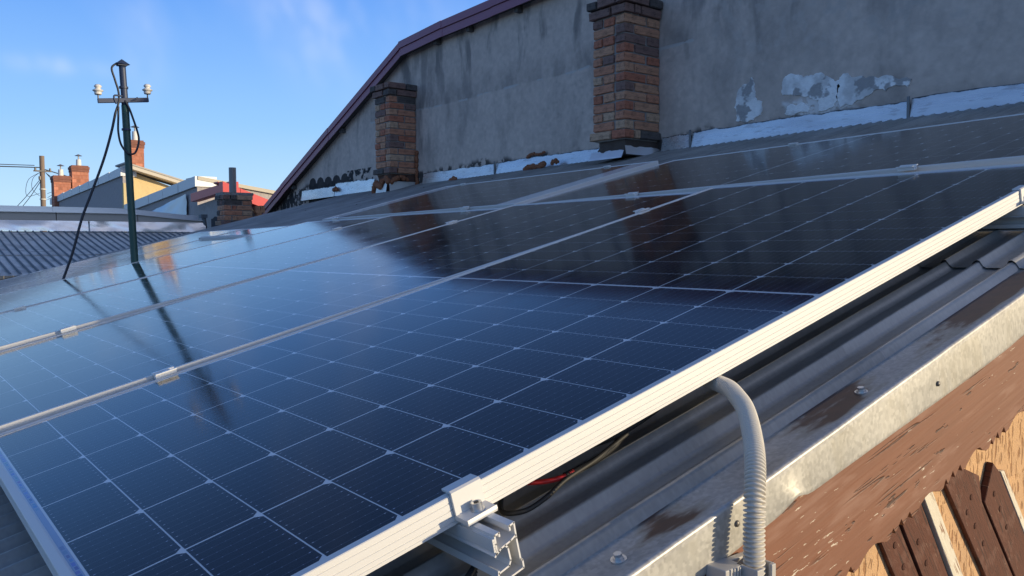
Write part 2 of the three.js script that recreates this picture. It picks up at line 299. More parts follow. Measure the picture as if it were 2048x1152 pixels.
function makePanel(W, L, pc, pr, rows) {
  const o = new THREE.Group(), r = rng(rows);
  const long = frameRail(W / 2, L / 2), short = frameRail(L / 2, W / 2);
  for (const k of [0, 1]) { const m = part(o, 'frame_rail', long, M.alu); m.rotation.y = k * Math.PI; }
  for (const k of [0, 1]) { const m = part(o, 'frame_rail', short, M.alu); m.rotation.y = Math.PI / 2 + k * Math.PI; }
  part(o, 'backsheet', box(0, -.0042, 0, W - .004, .001, L - .004), M.back);
  const cg = cellGeo(pc - .0042, pr - .0022, .0085);
  for (let j = 0; j < rows; j++) for (let i = 0; i < 6; i++) {
    const m = part(o, 'cell', cg, M.cells[Math.floor(r() * 3)]), n = j - rows / 2 + .5;
    m.position.set((i - 2.5) * pc, -.0037, n * pr + Math.sign(n) * .0033);
  }
  const bz = rows / 2 * pr + .0033 + .006;
  for (const s of [-1, 1]) part(o, 'bus_ribbon', box(0, -.0034, s * bz, W - .05, .0004, .0075), M.bus);
  part(o, 'glass', new THREE.PlaneGeometry(W - .012, L - .012).rotateX(-Math.PI / 2).translate(0, -.0016, 0), M.glass);
  return o;
}
const big = makePanel(1.134, 2.316, .1838, .09417, 24), small = makePanel(1.038, 2.094, .168, .0855, 20);
const defs = {
  A: { u: -.552, v: 0, h: 0, a: .003, b: 0, l: 'nearest solar panel along the gable edge, with its sunlit side frame in full view' },
  B: { u: -1.706, v: 0, h: -.0020, a: -.0070, b: .001, l: 'solar panel just beyond the nearest one, second from the gable edge in the lower row' },
  C: { u: -2.860, v: 0, h: -.001, a: -.0175, b: 0, l: 'third solar panel from the gable edge in the lower row, mirroring sky' },
  D: { u: -4.014, v: 0, h: -.002, a: -.022, b: 0, l: 'fourth solar panel from the gable edge, in front of the foot of the green mast' },
  E: { u: -5.217, v: 0, h: -.036, a: -.012, b: .008, l: 'fifth solar panel from the gable edge, just beyond the foot of the green mast' },
  F: { u: -6.371, v: 0, h: -.050, a: -.004, b: .006, l: 'farthest solar panel, beyond the green mast, seen almost edge-on at far left' },
  P1: { u: -1.128, v: 1.752, h: -.002, a: -.006, b: .0175, turn: 1, l: 'right-hand solar panel of the upper row laid sideways below the large brick chimney' },
  P2: { u: -3.357, v: 1.706, h: -.015, a: .004, b: .006, turn: 1, sm: 1, l: 'left-hand solar panel of the upper row laid sideways below the small sooty chimney' },
};
const panelH = (k, u, v) => defs[k].h + defs[k].a * (v - defs[k].v) + defs[k].b * (u - defs[k].u);
let first = { };
for (const k of Object.keys(defs)) {
  const d = defs[k], src = d.sm ? small : big, o = first[src.uuid] ? src.clone() : src; first[src.uuid] = 1;
  o.name = numbered('solar_panel'); tag(o, d.l, 'solar panel', 'solar panels on the corrugated roof');
  o.position.copy(S(d.u, d.v, d.h));
  const q = new THREE.Quaternion().setFromEuler(new THREE.Euler(A, 0, 0));
  q.multiply(new THREE.Quaternion().setFromEuler(new THREE.Euler(Math.atan(d.a), 0, Math.atan(d.b))));
  if (d.turn) q.multiply(new THREE.Quaternion().setFromEuler(new THREE.Euler(0, Math.PI / 2, 0)));
  o.quaternion.copy(q); scene.add(o);
}

// ---------------------------------------------------------------- mounting rails and clamps
{
  // cross-section strips (v, h) of the rail, extruded along u
  const wall = (pts, th = .0021) => {
    const gs = [];
    for (let i = 0; i < pts.length - 1; i++) {
      const [a, b] = [pts[i], pts[i + 1]], dx = b[0] - a[0], dy = b[1] - a[1], l = Math.hypot(dx, dy), nx = -dy / l * th / 2, ny = dx / l * th / 2, ex = dx / l * th * .35, ey = dy / l * th * .35;
      gs.push([[a[0] + nx - ex, a[1] + ny - ey], [b[0] + nx + ex, b[1] + ny + ey], [b[0] - nx + ex, b[1] - ny + ey], [a[0] - nx - ex, a[1] - ny - ey]]);
    }
    return gs;
  };
  const vc = -.777, sec = [];
  const R = (v, h) => [v - vc, h];
  sec.push(...wall([R(-.7685, -.0395), R(-.7685, -.0345), R(-.7616, -.0338), R(-.7627, -.052), R(-.7632, -.078), R(-.7610, -.080), R(-.7614, -.0895), R(-.7885, -.0915)]));
  sec.push(...wall([R(-.7835, -.0395), R(-.7835, -.0355), R(-.7895, -.0360), R(-.7903, -.046), R(-.7915, -.0565), R(-.7945, -.059)]));
  sec.push(...wall([R(-.7925, -.0575), R(-.788, -.0555), R(-.785, -.0535), R(-.771, -.0515), R(-.7627, -.0485)]));
  sec.push(...wall([R(-.779, -.0530), R(-.7762, -.0570), R(-.7760, -.0725), R(-.7795, -.0775), R(-.7944, -.0795)]));
  sec.push(...wall([R(-.7944, -.0770), R(-.7962, -.0840)]));
  for (let k = 0; k < 5; k++) sec.push(...wall([R(-.7925 - .00012 * k, -.040 - .003 * k), R(-.7926 - .00012 * k, -.0412 - .003 * k)], .003));
  const railGeo = len => merge(sec.map(q => { const g = new THREE.ExtrudeGeometry(new THREE.Shape(q.map(w => new THREE.Vector2(...w))), { depth: len, bevelEnabled: false }); return g.rotateY(Math.PI / 2); }));  // shape x (v) -> -z, extrude -> +x
  const bolt = (x, y, z, r = .0065) => [cyl(x, y + .0008, z, r * 1.35, .0016, 18), cyl(x, y + .0056, z, r, .008, 18), (() => { const g = new THREE.LatheGeometry([[.0031, .0055], [.0033, .0098], [.0062, .0098], [.0065, .0092]].map(q => new THREE.Vector2(q[0] * r / .0065, q[1] * r / .0065)), 18); g.translate(x, y, z); return g; })()];
  const socket = (x, y, z) => cyl(x, y + .0098, z, .0031, .0006, 6);
  // L-shaped end clamp: polygon (u, h) extruded along v
  const endClamp = (rail, v0, v1, uEdge, hTop, f) => {
    const q = [[-.0145, .0008], [-.0145, .0032], [.0008, .0034], [.0038, .0016], [.0040, -.0262], [.0235, -.0270], [.0262, -.0262], [.0268, -.0300], [.0255, -.0330], [.0225, -.0318], [.0008, -.0318], [.0008, .0006]];
    const s = new THREE.Shape(q.map(([a, b]) => new THREE.Vector2(a, b)));
    const g = new THREE.ExtrudeGeometry(s, { depth: v1 - v0, bevelEnabled: true, bevelSize: .0003, bevelThickness: .0003, bevelSegments: 1 }); g.translate(uEdge, hTop, -v1);
    const c = part(rail, 'end_clamp', g, M.alu); if (f) f(g);
    part(c, 'bolt', bolt(uEdge + .0135, hTop - .0268, -(v0 + v1) / 2 - .003), M.steel); part(c, 'bolt_socket', socket(uEdge + .0135, hTop - .0268, -(v0 + v1) / 2 - .003), M.black);
    return c;
  };
  const midClamp = (rail, u, v, h, len, alongU, tilt = 0) => {
    const q = [[-.017, .0006], [-.017, .0030], [-.0085, .0030], [-.0062, .0014], [-.0060, -.0078], [.0060, -.0078], [.0062, .0014], [.0085, .0030], [.017, .0030], [.017, .0006], [.0090, .0006], [.0086, -.0105], [-.0086, -.0105], [-.0090, .0006]];
    const g = new THREE.ExtrudeGeometry(new THREE.Shape(q.map(w => new THREE.Vector2(...w))), { depth: len, bevelEnabled: false }); g.translate(0, 0, -len / 2);
    if (alongU) g.rotateY(Math.PI / 2); g.translate(u, h, -v);
    const c = part(rail, 'mid_clamp', g, M.aluCut); part(c, 'bolt', bolt(u, h - .0078, -v, .006), M.steel); return c;
  };
  const mk = (label, u0, len, v) => { const o = thing('mounting_rail', label, 'mounting rail', [0, 0, 0], 'aluminium mounting rails under the solar panels'); slope(o); part(o, 'rail_profile', railGeo(len).translate(u0, 0, -v), M.alu); return o; };
  const lower = mk('aluminium mounting rail with open end and bolted clamp jutting from under the nearest panel', -5.85, 5.93, -.777);
  endClamp(lower, -.796, -.754, .015, 0);
  const upper = mk('aluminium mounting rail under the lower panel row, ending at the right picture edge', -5.85, 5.95, .819);
  endClamp(upper, .80, .842, .015, .003);
  const seam = (a, b, u, v) => Math.max(panelH(a, u, v), panelH(b, u, v)) + .0015;
  for (const [r, v, len] of [[lower, -.790, .046], [upper, .79, .046]]) [['A', 'B', -1.129], ['B', 'C', -2.283], ['C', 'D', -3.437]].forEach(([a, b, u], i) => midClamp(r, u, v + .01 * i, seam(a, b, u, v), len));
  // rails up the slope below the sideways panels
  const names = ['nearest the gable edge', 'second from the gable edge', 'third from the gable edge', 'farthest from the gable edge'];
  [[-.42, 'A', 'P1'], [-1.53, 'B', 'P1'], [-2.70, 'C', 'P2'], [-4.18, 'D', 'P2']].forEach(([u, a, b], i) => {
    const o = thing('mounting_rail', 'aluminium mounting rail running up the slope under the sideways panels, ' + names[i], 'mounting rail', [0, 0, 0], 'aluminium mounting rails under the solar panels'); slope(o);
    const hh = panelH(b, u, 1.8);
    const g = railGeo(1.2).rotateY(Math.PI / 2); g.translate(u, hh - .002, -1.14); part(o, 'rail_profile', g, M.alu);
    const c = midClamp(o, u, 1.171, Math.max(panelH(a, u, 1.158), panelH(b, u, 1.185)) + .004, .05, true);
    const top = b === 'P1' ? 2.319 : 2.225;
    part(o, 'end_clamp', [rbox(u, panelH(b, u, top) + .004, -top + .006, .045, .005, .02, .001), box(u, panelH(b, u, top) - .015, -top - .002, .045, .032, .004)], M.aluCut);
  });
}

// ---------------------------------------------------------------- conduit, clip and cables at the gable edge
{
  const L = [[-.10, -.127, .235], [-.06, -.125, .252], [-.012, -.1245, .2725], [.012, -.1250, .2843], [.040, -.1272, .2972], [.068, -.1338, .3158], [.098, -.1412, .3404], [.152, -.1613, .398], [.193, -.1831, .4485], [.2125, -.2154, .4766], [.2170, -.26, .4831], [.2170, -.303, .482], [.2165, -.36, .481], [.215, -.46, .479]];
  const ring = (s) => .0128 - .0050 * Math.pow(.5 - .5 * Math.cos(s / .0054 * Math.PI * 2), 2.2);
  single('conduit', tube(L, ring, 1100, 22), std([.60, .56, .49], .5), 'grey corrugated plastic conduit curving from under the panel down over the bargeboard', 'conduit');
  const c = thing('pipe_clip', 'grey plastic clip that holds the conduit to the brown bargeboard', 'pipe clip', [.186, -.290, .484]);
  const pl = std([.46, .44, .41], .5);
  const y0 = -.006;
  part(c, 'base', [rbox(.014, y0, .030, .028, .020, .034, .0015), rbox(.006, y0, -.002, .010, .020, .034, .0015), rbox(.0285, y0, .030, .002, .020, .006), rbox(.0285, y0, .038, .002, .020, .003)], pl);
  part(c, 'jaw', [rbox(.033, y0, .0165, .026, .020, .0045, .001), rbox(.0475, y0, .012, .005, .020, .013, .0012), rbox(.030, y0, -.0175, .032, .020, .004, .001), rbox(.0465, y0, -.0145, .005, .020, .008, .001)], pl);
  part(c, 'rib', [rbox(.0305, y0, .0245, .002, .0205, .0022, .0005), rbox(.0305, y0, .0285, .002, .0205, .0022, .0005)], pl);
  const sl = (u, v, h) => S(u, v, h);
  single('red_cable', tube([sl(-.09, -.70, -.05), sl(-.052, -.655, -.066), sl(-.030, -.628, -.072), sl(-.018, -.608, -.072), sl(-.016, -.590, -.072)], .0036, 40, 12), M.red, 'short red insulated cable hanging below the nearest panel frame', 'cable');
  const sleeve = (s) => .0040 + .0011 * Math.pow(.5 + .5 * Math.cos(s / .0028 * Math.PI * 2), .5);
  const bl = std([.010, .010, .010], .6);
  single('cable_sleeve', tube([sl(-.017, -.604, -.072), sl(-.018, -.575, -.074), sl(-.020, -.545, -.076), sl(-.026, -.50, -.074), sl(-.05, -.45, -.07)], sleeve, 260, 12), bl, 'thin black corrugated sleeve ending at the red cable', 'cable sleeve', 'black corrugated cable sleeves');
  single('cable_sleeve', tube([sl(-.026, -.545, -.055), sl(-.022, -.51, -.058), sl(-.018, -.46, -.056), sl(-.022, -.40, -.050), sl(-.045, -.35, -.045)], sleeve, 320, 12), bl, 'thicker black corrugated sleeve tight under the sunlit panel frame', 'cable sleeve', 'black corrugated cable sleeves');
  single('cable_sleeve', tube([sl(-.03, -.72, -.055), sl(-.010, -.735, -.070), sl(.012, -.775, -.095), sl(.040, -.82, -.096), sl(.065, -.87, -.094), sl(.08, -.93, -.094)], (s) => .0050 + .0013 * Math.pow(.5 + .5 * Math.cos(s / .0032 * Math.PI * 2), .5), 420, 14), bl, 'black corrugated sleeve passing under the open rail end at the bottom edge', 'cable sleeve', 'black corrugated cable sleeves');
  single('black_cable', tube([sl(-.06, -.66, -.05), sl(-.045, -.690, -.068), sl(-.022, -.707, -.076), sl(-.004, -.690, -.078), sl(-.004, -.655, -.078), sl(-.012, -.61, -.074), sl(-.018, -.55, -.074), sl(-.03, -.47, -.07)], .0034, 90, 10), bl, 'smooth black cable looping below the panel frame beside the red cable', 'cable');
}

// ---------------------------------------------------------------- tall neighbouring building with the soot-stained gable wall
{
  const tall = thing('tall_house', 'tall neighbouring building with soot-stained grey plaster gable and purple-red roof edge', 'building');
  const RX = -4.5, TZ = -3.68, KS = 1.0269;             // trim plane; unseen ridge RX placed so low sun reaches the clamps
  const line = [[-11.894, .595], [-7.46, 2.40], [-6.80, 2.446], [-5.3, 2.475], [-4.2, 2.50]].map(([x, y]) => [.789 + (x - .789) * KS, .08 + (y - .08) * KS]);
  line.unshift([line[0][0] - .6, line[0][1] - .6 * .407]);
  const yAt = (x) => { const k = x < RX ? x : 2 * RX - x; let i = 0; while (i < line.length - 2 && line[i + 1][0] < k) i++; const [a, b] = [line[i], line[i + 1]]; return mix(a[1], b[1], Math.min(1, (k - a[0]) / (b[0] - a[0]))); };
  const kn = line.slice(1).map(q => q[0]), all = [...kn.slice(0, 4), RX, ...kn.slice(0, 4).map(x => 2 * RX - x).reverse()];
  const poly = [[all[0], -4.6], [all[8], -4.6], ...all.map(x => [x, yAt(x) - .05]).reverse()];
  const white = (x, y) => {   // limewashed patches with ragged outlines
    const n = .16 * (fbm(x * 9, y * 9, 5) - .5) * 2, n2 = fbm(x * 30, y * 30, 4);
    let m = 0;
    const bx = (x0, x1, y0, y1) => Math.min(x - x0, x1 - x, y - y0, y1 - y);
    m = .0 * Math.max(m, ss(-.02, .03, bx(-2.66, -1.66, 1.06 - .05 * ss(-2.2, -1.7, x) + .04 * Math.sin(x * 9), 1.26 - .17 * ss(-2.6, -1.70, x)) + n * .55));
    m = 0 * Math.max(m, .85 * ss(-.03, .03, bx(-3.03, -2.78, .99, 1.28) + n * .6));
    m = Math.max(m, .55 * ss(-.03, .05, bx(-2.66, -2.1, .96, 1.10) + n * .8));
    return m * (.35 + .85 * ss(.36, .46, n2 + .25 * (fbm(x * 90, y * 90, 2) - .5)));
  };
  const wallTex = colorTex(2048, 560, (s, t) => {
    const x = mix(-12.5, 1.5, s), y = mix(.1, 2.9, t);
    const big = fbm(x * .9, y * 1.1, 4), mid = fbm(x * 4, y * 3, 5), fine = fbm(x * 26, y * 26, 3), streak = fbm(x * 8 + 1.5 * fbm(x * 3, y * 2, 2), y * 1.9 + 3, 5), rough = fbm(x * 14 + 9, y * 14, 5);
    let c = mix3([.51, .41, .345], [.67, .555, .475], .5 * big + .5 * mid);
    c = c.map(q => q * (1 + .30 * (fine - .5)));
    const soot = ss(.48, .78, streak) * (.35 + .65 * ss(1.45, 2.1, y + .5 * (big - .5))) + .35 * ss(.5, .75, fbm(x * 2.2 + 7, y * 1.3, 5));
    c = mix3(c, [.10, .098, .10], Math.min(.7, soot * .62 + .18 * ss(.55, .75, rough) * ss(.45, .65, big)));
    // darker damp band above a day joint in the plaster
    const yj = 1.66 + .05 * (fbm(x * 2, 1, 3) - .5), band = x > -8.6 && x < -3.4 ? ss(yj - .01, yj + .01, y) * (1 - ss(.02, .30, y - yj)) * (.25 + .6 * ss(.35, .65, fbm(x * 7, y * 1.5, 4))) : 0;
    c = mix3(c, [.085, .085, .088], .42 * band * (.5 + mid));
    if (x > -8.6 && x < -3.4 && Math.abs(y - yj) < .012 * ss(.45, .65, fbm(x * 8, 5, 3))) c = mix3(c, [.52, .50, .48], .7);
    c = mix3(c, [.115, .11, .11], .55 * Math.exp(-(((x + 7.35) / .28) ** 2)) * ss(.95, 1.3, y) * ss(.3, .6, fbm(x * 9, y * 2 + 4, 4)));
    c = mix3(c, [.58, .52, .47], .32 * ss(.50, .68, rough) * ss(-3.6, -3.0, x) * ss(1.25, 1.5, y) * (1 - ss(-1.2, -.4, x)));
    c = mix3(c, [.86, .85, .84], Math.min(1, white(x, y)));
    // black tar left along the flashing and as rounded lumps on the left
    const yf = .945 + .02 * Math.sin(x * 1.7), tar = ss(.03, -.03, y - yf - .10 * (fbm(x * 6, 2, 5) - .42)) * ss(.42, .50, fbm(x * 10, y * 10 + 3, 4) + .05 * Math.sin(x * 3));
    c = mix3(c, [.022, .022, .023], tar * .9);
    if (x > -10.45 && x < -9.25) { const q = ((x + 10.45) % .25) / .25 - .5; if (y < .95 + .05 + .09 * Math.sqrt(Math.max(0, 1 - (q * 2.3) ** 2)) * (.7 + .5 * hash(Math.floor((x + 10.45) / .25), 4))) c = mix3(c, [.02, .02, .022], .95); }
    if (x > -9.25 && x < -8.55 && y < 1.10) c = mix3(c, [.03, .03, .032], ss(.45, .52, fbm(x * 18, y * 18, 4)));
    if (x > -11.5 && x < -10.75 && y < .92) c = mix3(c, [.035, .035, .037], ss(.47, .54, fbm(x * 14 + 3, y * 14, 4)));
    return c;
  });
  const wallBump = greyTex(2048, 560, (s, t) => { const x = mix(-12.5, 1.5, s), y = mix(.1, 2.9, t); return .4 + .5 * (fbm(x * 20, y * 20, 4) - .5) + .5 * Math.min(1, white(x, y)); });
  wallTex.wrapS = wallTex.wrapT = wallBump.wrapS = wallBump.wrapT = THREE.MirroredRepeatWrapping;
  const wg = prismZ(poly, -4.95, -3.8); fixUV(wg, (x, y) => [(x + 12.5) / 14, (y - .1) / 2.8]);  // unseen back cut shallow so low sun reaches the red roof edge
  part(tall, 'gable_wall', wg, std([1, 1, 1], .92, 0, { map: wallTex, bumpMap: wallBump, bumpScale: .012 }));
  {
    const lime = colorTex(512, 256, (u, v) => { const n = fbm(u * 14, v * 7, 5), f = fbm(u * 60, v * 30, 3); let c = mix3([.62, .60, .58], [.86, .85, .83], ss(.3, .6, n)); c = mix3(c, [.30, .28, .27], .85 * ss(.60, .66, fbm(u * 10 + 7, v * 6, 5))); return c.map(q => q * (1 + .2 * (f - .5))); });
    const limeM = std([1, 1, 1], .9, 0, { map: lime, bumpMap: grain, bumpScale: .004 }), r = rng(31);
    const rag = (pts) => { let q = pts; for (let k = 0; k < 3; k++) { const n = []; q.forEach((a, i) => { const b = q[(i + 1) % q.length], dx = b[0] - a[0], dy = b[1] - a[1], o = (r() - .5) * .42; n.push(a, [(a[0] + b[0]) / 2 - dy * o, (a[1] + b[1]) / 2 + dx * o]); }); q = n; } return q; };
    const flake = (pts) => { const g = new THREE.ExtrudeGeometry(new THREE.Shape(rag(pts).map(q => new THREE.Vector2(...q))), { depth: .004, bevelEnabled: true, bevelSize: .003, bevelThickness: .003, bevelSegments: 1 }); fixUV(g, (x, y) => [(x + 3.1) / 1.5, y / .75]); return part(tall, 'peeling_plaster', g.translate(0, 0, -3.8), limeM, 'whitewashed plaster patch flaking off the wall'); };
    flake([[-2.64, 1.13], [-2.645, 1.20], [-2.61, 1.255], [-2.52, 1.25], [-2.44, 1.225], [-2.36, 1.235], [-2.28, 1.19], [-2.22, 1.165], [-2.225, 1.08], [-2.26, .995], [-2.36, .985], [-2.36, 1.06], [-2.44, 1.10], [-2.54, 1.115]]);
    flake([[-2.215, 1.155], [-2.19, 1.20], [-2.16, 1.20], [-2.10, 1.165], [-1.98, 1.15], [-1.85, 1.125], [-1.74, 1.095], [-1.76, 1.055], [-1.9, 1.05], [-2.05, 1.02], [-2.2, .99], [-2.235, 1.06]]);
    flake([[-3.03, 1.0], [-3.045, 1.1], [-3.02, 1.2], [-2.975, 1.25], [-2.92, 1.26], [-2.90, 1.295], [-2.875, 1.25], [-2.87, 1.15], [-2.81, 1.11], [-2.82, 1.02], [-2.88, .99]]);
    flake([[-2.62, 1.0], [-2.6, 1.045], [-2.5, 1.055], [-2.42, 1.03], [-2.44, .985], [-2.55, .98]]);
  }
  // roof planes and the painted verge trim, two stepped bands
  const purple = std([.27, .085, .13], .40, .1, { bumpMap: grain, bumpScale: .0004 });
  const seg = (x0, x1, dy0, dy1, z0, z1, mat, name, parent = tall) => part(parent, name, prismZ([[x0, yAt(x0) + dy0], [x1, yAt(x1) + dy0], [x1, yAt(x1) + dy1], [x0, yAt(x0) + dy1]], z0, z1), mat);
  for (let i = 0; i < all.length - 1; i++) seg(all[i], all[i + 1], -.045, -.006, -5.0, TZ - .03, std([.22, .03, .04], .45, .1), 'roof');
  const ts = [all[0] - .12, -11.2, -9.6, all[1], -6.8, -5.9, -4.5, -3.2, all[7], .8, all[8]];
  for (let i = 0; i < ts.length - 1; i++) { const j = i % 2 ? .003 : 0; seg(ts[i], ts[i + 1] + .02, -.078 + j, j, TZ - .028, TZ + j, purple, 'verge_trim'); seg(ts[i], ts[i + 1] + .02, -.165 + j, -.082 + j, TZ - .02, TZ - .014 + j, purple, 'verge_trim'); }
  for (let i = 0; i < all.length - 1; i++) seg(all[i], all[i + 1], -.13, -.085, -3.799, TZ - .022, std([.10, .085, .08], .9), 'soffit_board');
  for (const x of [-6.98, -6.36, -5.55, -4.7, -9.3, -10.9]) part(tall, 'rafter_end', box(x, yAt(x) - .170, -3.765, .05, .055, .065), std([.10, .09, .085], .9));
  // sheet-metal flashing along the foot of the wall, one mesh per sheet
  const metal = [[.82, .81, .79], [.86, .80, .74], [.50, .51, .53]].map(c => std(c, .36, .6, { roughnessMap: greyTex(128, 128, (u, v) => .6 + .4 * fbm(u * 8, v * 8, 4)) }));
  const flT = colorTex(512, 128, (u, v) => { const n = fbm(u * 9, v * 3, 5), st = fbm(u * 40, v * 2, 4), d = fbm(u * 20 + 7, v * 7, 4); let g = .88 + .25 * (n - .5) + .06 * (st - .5); let c = [g, g, g]; c = mix3(c, [.42, .36, .33], .4 * ss(.60, .75, d)); return mix3(c, [.05, .05, .05], ss(.92, .99, v + .12 * (st - .5))); });
  metal.forEach(m => { m.map = flT; });
  const yr = x => 3.79 * .2586 + (roofH(x)) / CA + .0;
  const fl = [[-10.62, -9.56, .92], [-9.54, -8.46, .955], [-7.30, -5.94, .925], [-5.92, -4.40, .935], [-3.72, -3.43, .955], [-3.41, -1.74, .965], [-1.72, .1, .975]];
  fl.forEach(([x0, x1, yt], i) => part(tall, 'flashing_sheet', sheet(40, 6, (s, t) => {
    const x = mix(x0, x1, s), yb = yr(x) + .004, rag = .018 * (fbm(x * 9, i * 3, 4) - .5) + .02 * (fbm(x * 2.2, i, 2) - .5);
    const y = mix(yb, yt + rag, t);
    return [x, y, -3.772 + (1 - t) * .022 +   .020 * (fbm(x * 1.7 + i * 9, y * 3, 2) - .5)];
  }), metal[i % 2 ? 0 : (i === 0 || i === 2 ? 1 : 0)]));
  for (const [x, y] of [[-5.93, .87], [-3.42, .90], [-1.73, .91]]) part(tall, 'flashing_seam', box(x, y, -3.748, .016, .15, .008), std([.2, .21, .22], .6, .5));
}

// ---------------------------------------------------------------- brick chimneys with single bricks
const brickMap = colorTex(256, 256, (u, v) => { const n = fbm(u * 8, v * 8, 5), f = fbm(u * 40, v * 40, 3); const g = .88 + .7 * (n - .5) + .35 * (f - .5); return mix3([g, g, g], [.16, .15, .15], .75 * ss(.60, .74, fbm(u * 6 + 20, v * 5, 5))); });
const brickCols = [[.60, .27, .16], [.62, .33, .20], [.52, .19, .11], [.62, .40, .26], [.60, .30, .18], [.27, .16, .13], [.13, .11, .10]].map(c => std(c, .88, 0, { map: brickMap, bumpMap: grain, bumpScale: .003 }));
const mortar = std([.30, .28, .26], .95, 0, { bumpMap: grain, bumpScale: .004 });
const tarry = std([.035, .032, .03], .8);
const foamM = std([.30, .115, .055], .85, 0, { bumpMap: grain, bumpScale: .004 });
const unitBricks = [1, 2, 3, 4].map(s => { const g = new RoundedBoxGeometry(1, 1, 1, 1, .06), p = g.attributes.position, r = rng(s * 77); const key = {}; for (let i = 0; i < p.count; i++) { const k = [p.getX(i), p.getY(i), p.getZ(i)].map(q => Math.round(q * 10)).join(); const j = key[k] ??= [r() - .5, r() - .5, r() - .5]; p.setXYZ(i, p.getX(i) + j[0] * .05, p.getY(i) + j[1] * .13, p.getZ(i) + j[2] * .07); } g.computeVertexNormals(); return g; });
function blob(pts, r, seed) {                        // lumpy bead through points
  const cv = new THREE.CatmullRomCurve3(pts.map(p => new THREE.Vector3(...p))), L = cv.getLength(), n = Math.max(3, Math.round(L / (r * .8))), q = rng(seed * 31 + 7), gs = [];
  for (let i = 0; i <= n; i++) {
    const c = cv.getPointAt(i / n), k = r * (.6 + .75 * q()), g = new THREE.IcosahedronGeometry(1, 3), p = g.attributes.position;
    for (let j = 0; j < p.count; j++) { const x = p.getX(j), y = p.getY(j), z = p.getZ(j), m = k * (.72 + .6 * fbm(x * 1.7 + seed + i * 5, y * 1.7 + z * 1.3, 4)); p.setXYZ(j, x * m, y * m, z * m * .8); }
    g.deleteAttribute('normal'); const h = mergeVertices(g, 1e-5); h.computeVertexNormals(); h.translate(c.x + (q() - .5) * r * .7, c.y + (q() - .5) * r * .9, c.z + (q() - .5) * r * .3); gs.push(h);
  }
  return merge(gs);
}
function chimney(o, x0, x1, z0, z1, y0, courses, ch, seed, plinth, cap, sootTop) {   // z1 is the front
  const r = rng(seed), W = x1 - x0, Dp = z1 - z0;
  const lay = (yc, hh, out, odd, soot) => {
    const X0 = x0 - out, X1 = x1 + out, Z1 = z1 + out, Z0 = z0, w = .112, j = .0115, list = [];
    const cut = (a, b, l, k) => { const q = []; let p = a; let n = k ? l * .62 : l; while (b - p > .035) { const e = b - p - n < .05 ? b : Math.min(b, p + n); q.push([p, e]); p = e; n = l; } return q; };
    if (odd) { for (const [a, b] of cut(X0, X1, .242, 0)) list.push([a, b, Z1 - w, Z1]); for (const [a, b] of cut(Z0, Z1 - w, .242, 0)) { list.push([X0, X0 + w, a, b], [X1 - w, X1, a, b]); } }
    else { for (const [a, b] of cut(X0 + w, X1 - w, .25, 0)) list.push([a, b, Z1 - w, Z1]); for (const [a, b] of cut(Z0, Z1, .242, 1)) { list.push([X0, X0 + w, a, b], [X1 - w, X1, a, b]); } }
    for (const [a, b, c, d] of list) {
      const m = part(o, 'brick', unitBricks[Math.floor(r() * 4)], brickCols[r() < soot ? 5 + Math.floor(r() * 2) : Math.floor(r() * 5.4)]);
      m.scale.set(b - a - j, hh - j - .002 * r(), d - c - j); const ox = a === X0 ? -j / 2 : b === X1 ? j / 2 : 0, oz = d === Z1 ? j / 2 : 0; m.position.set((a + b) / 2 + ox + (r() - .5) * .005, yc + (r() - .5) * .002, (c + d) / 2 + oz + (r() - .5) * .005); m.rotation.set(0, (r() - .5) * .03, (r() - .5) * .03);
      if (r() < .5) m.rotation.z += Math.PI;
    }
  };
  let y = y0; lay(y + plinth / 2, plinth, .024, true, .35); y += plinth;
  for (let k = 0; k < courses; k++) { lay(y + ch / 2, ch, 0, k % 2 === 0, .06 + sootTop * (k / courses) ** 3); y += ch; }
  for (let k = 0; k < cap; k++) { lay(y + ch / 2, ch, .024 + .014 * (k % 2), k % 2 === 0, .72); y += ch; }
  part(o, 'mortar_core', box((x0 + x1) / 2, (y0 + y) / 2 - .004, (z0 + z1) / 2, W - .026, y - y0, Dp - .026), mortar);
  return y;
}
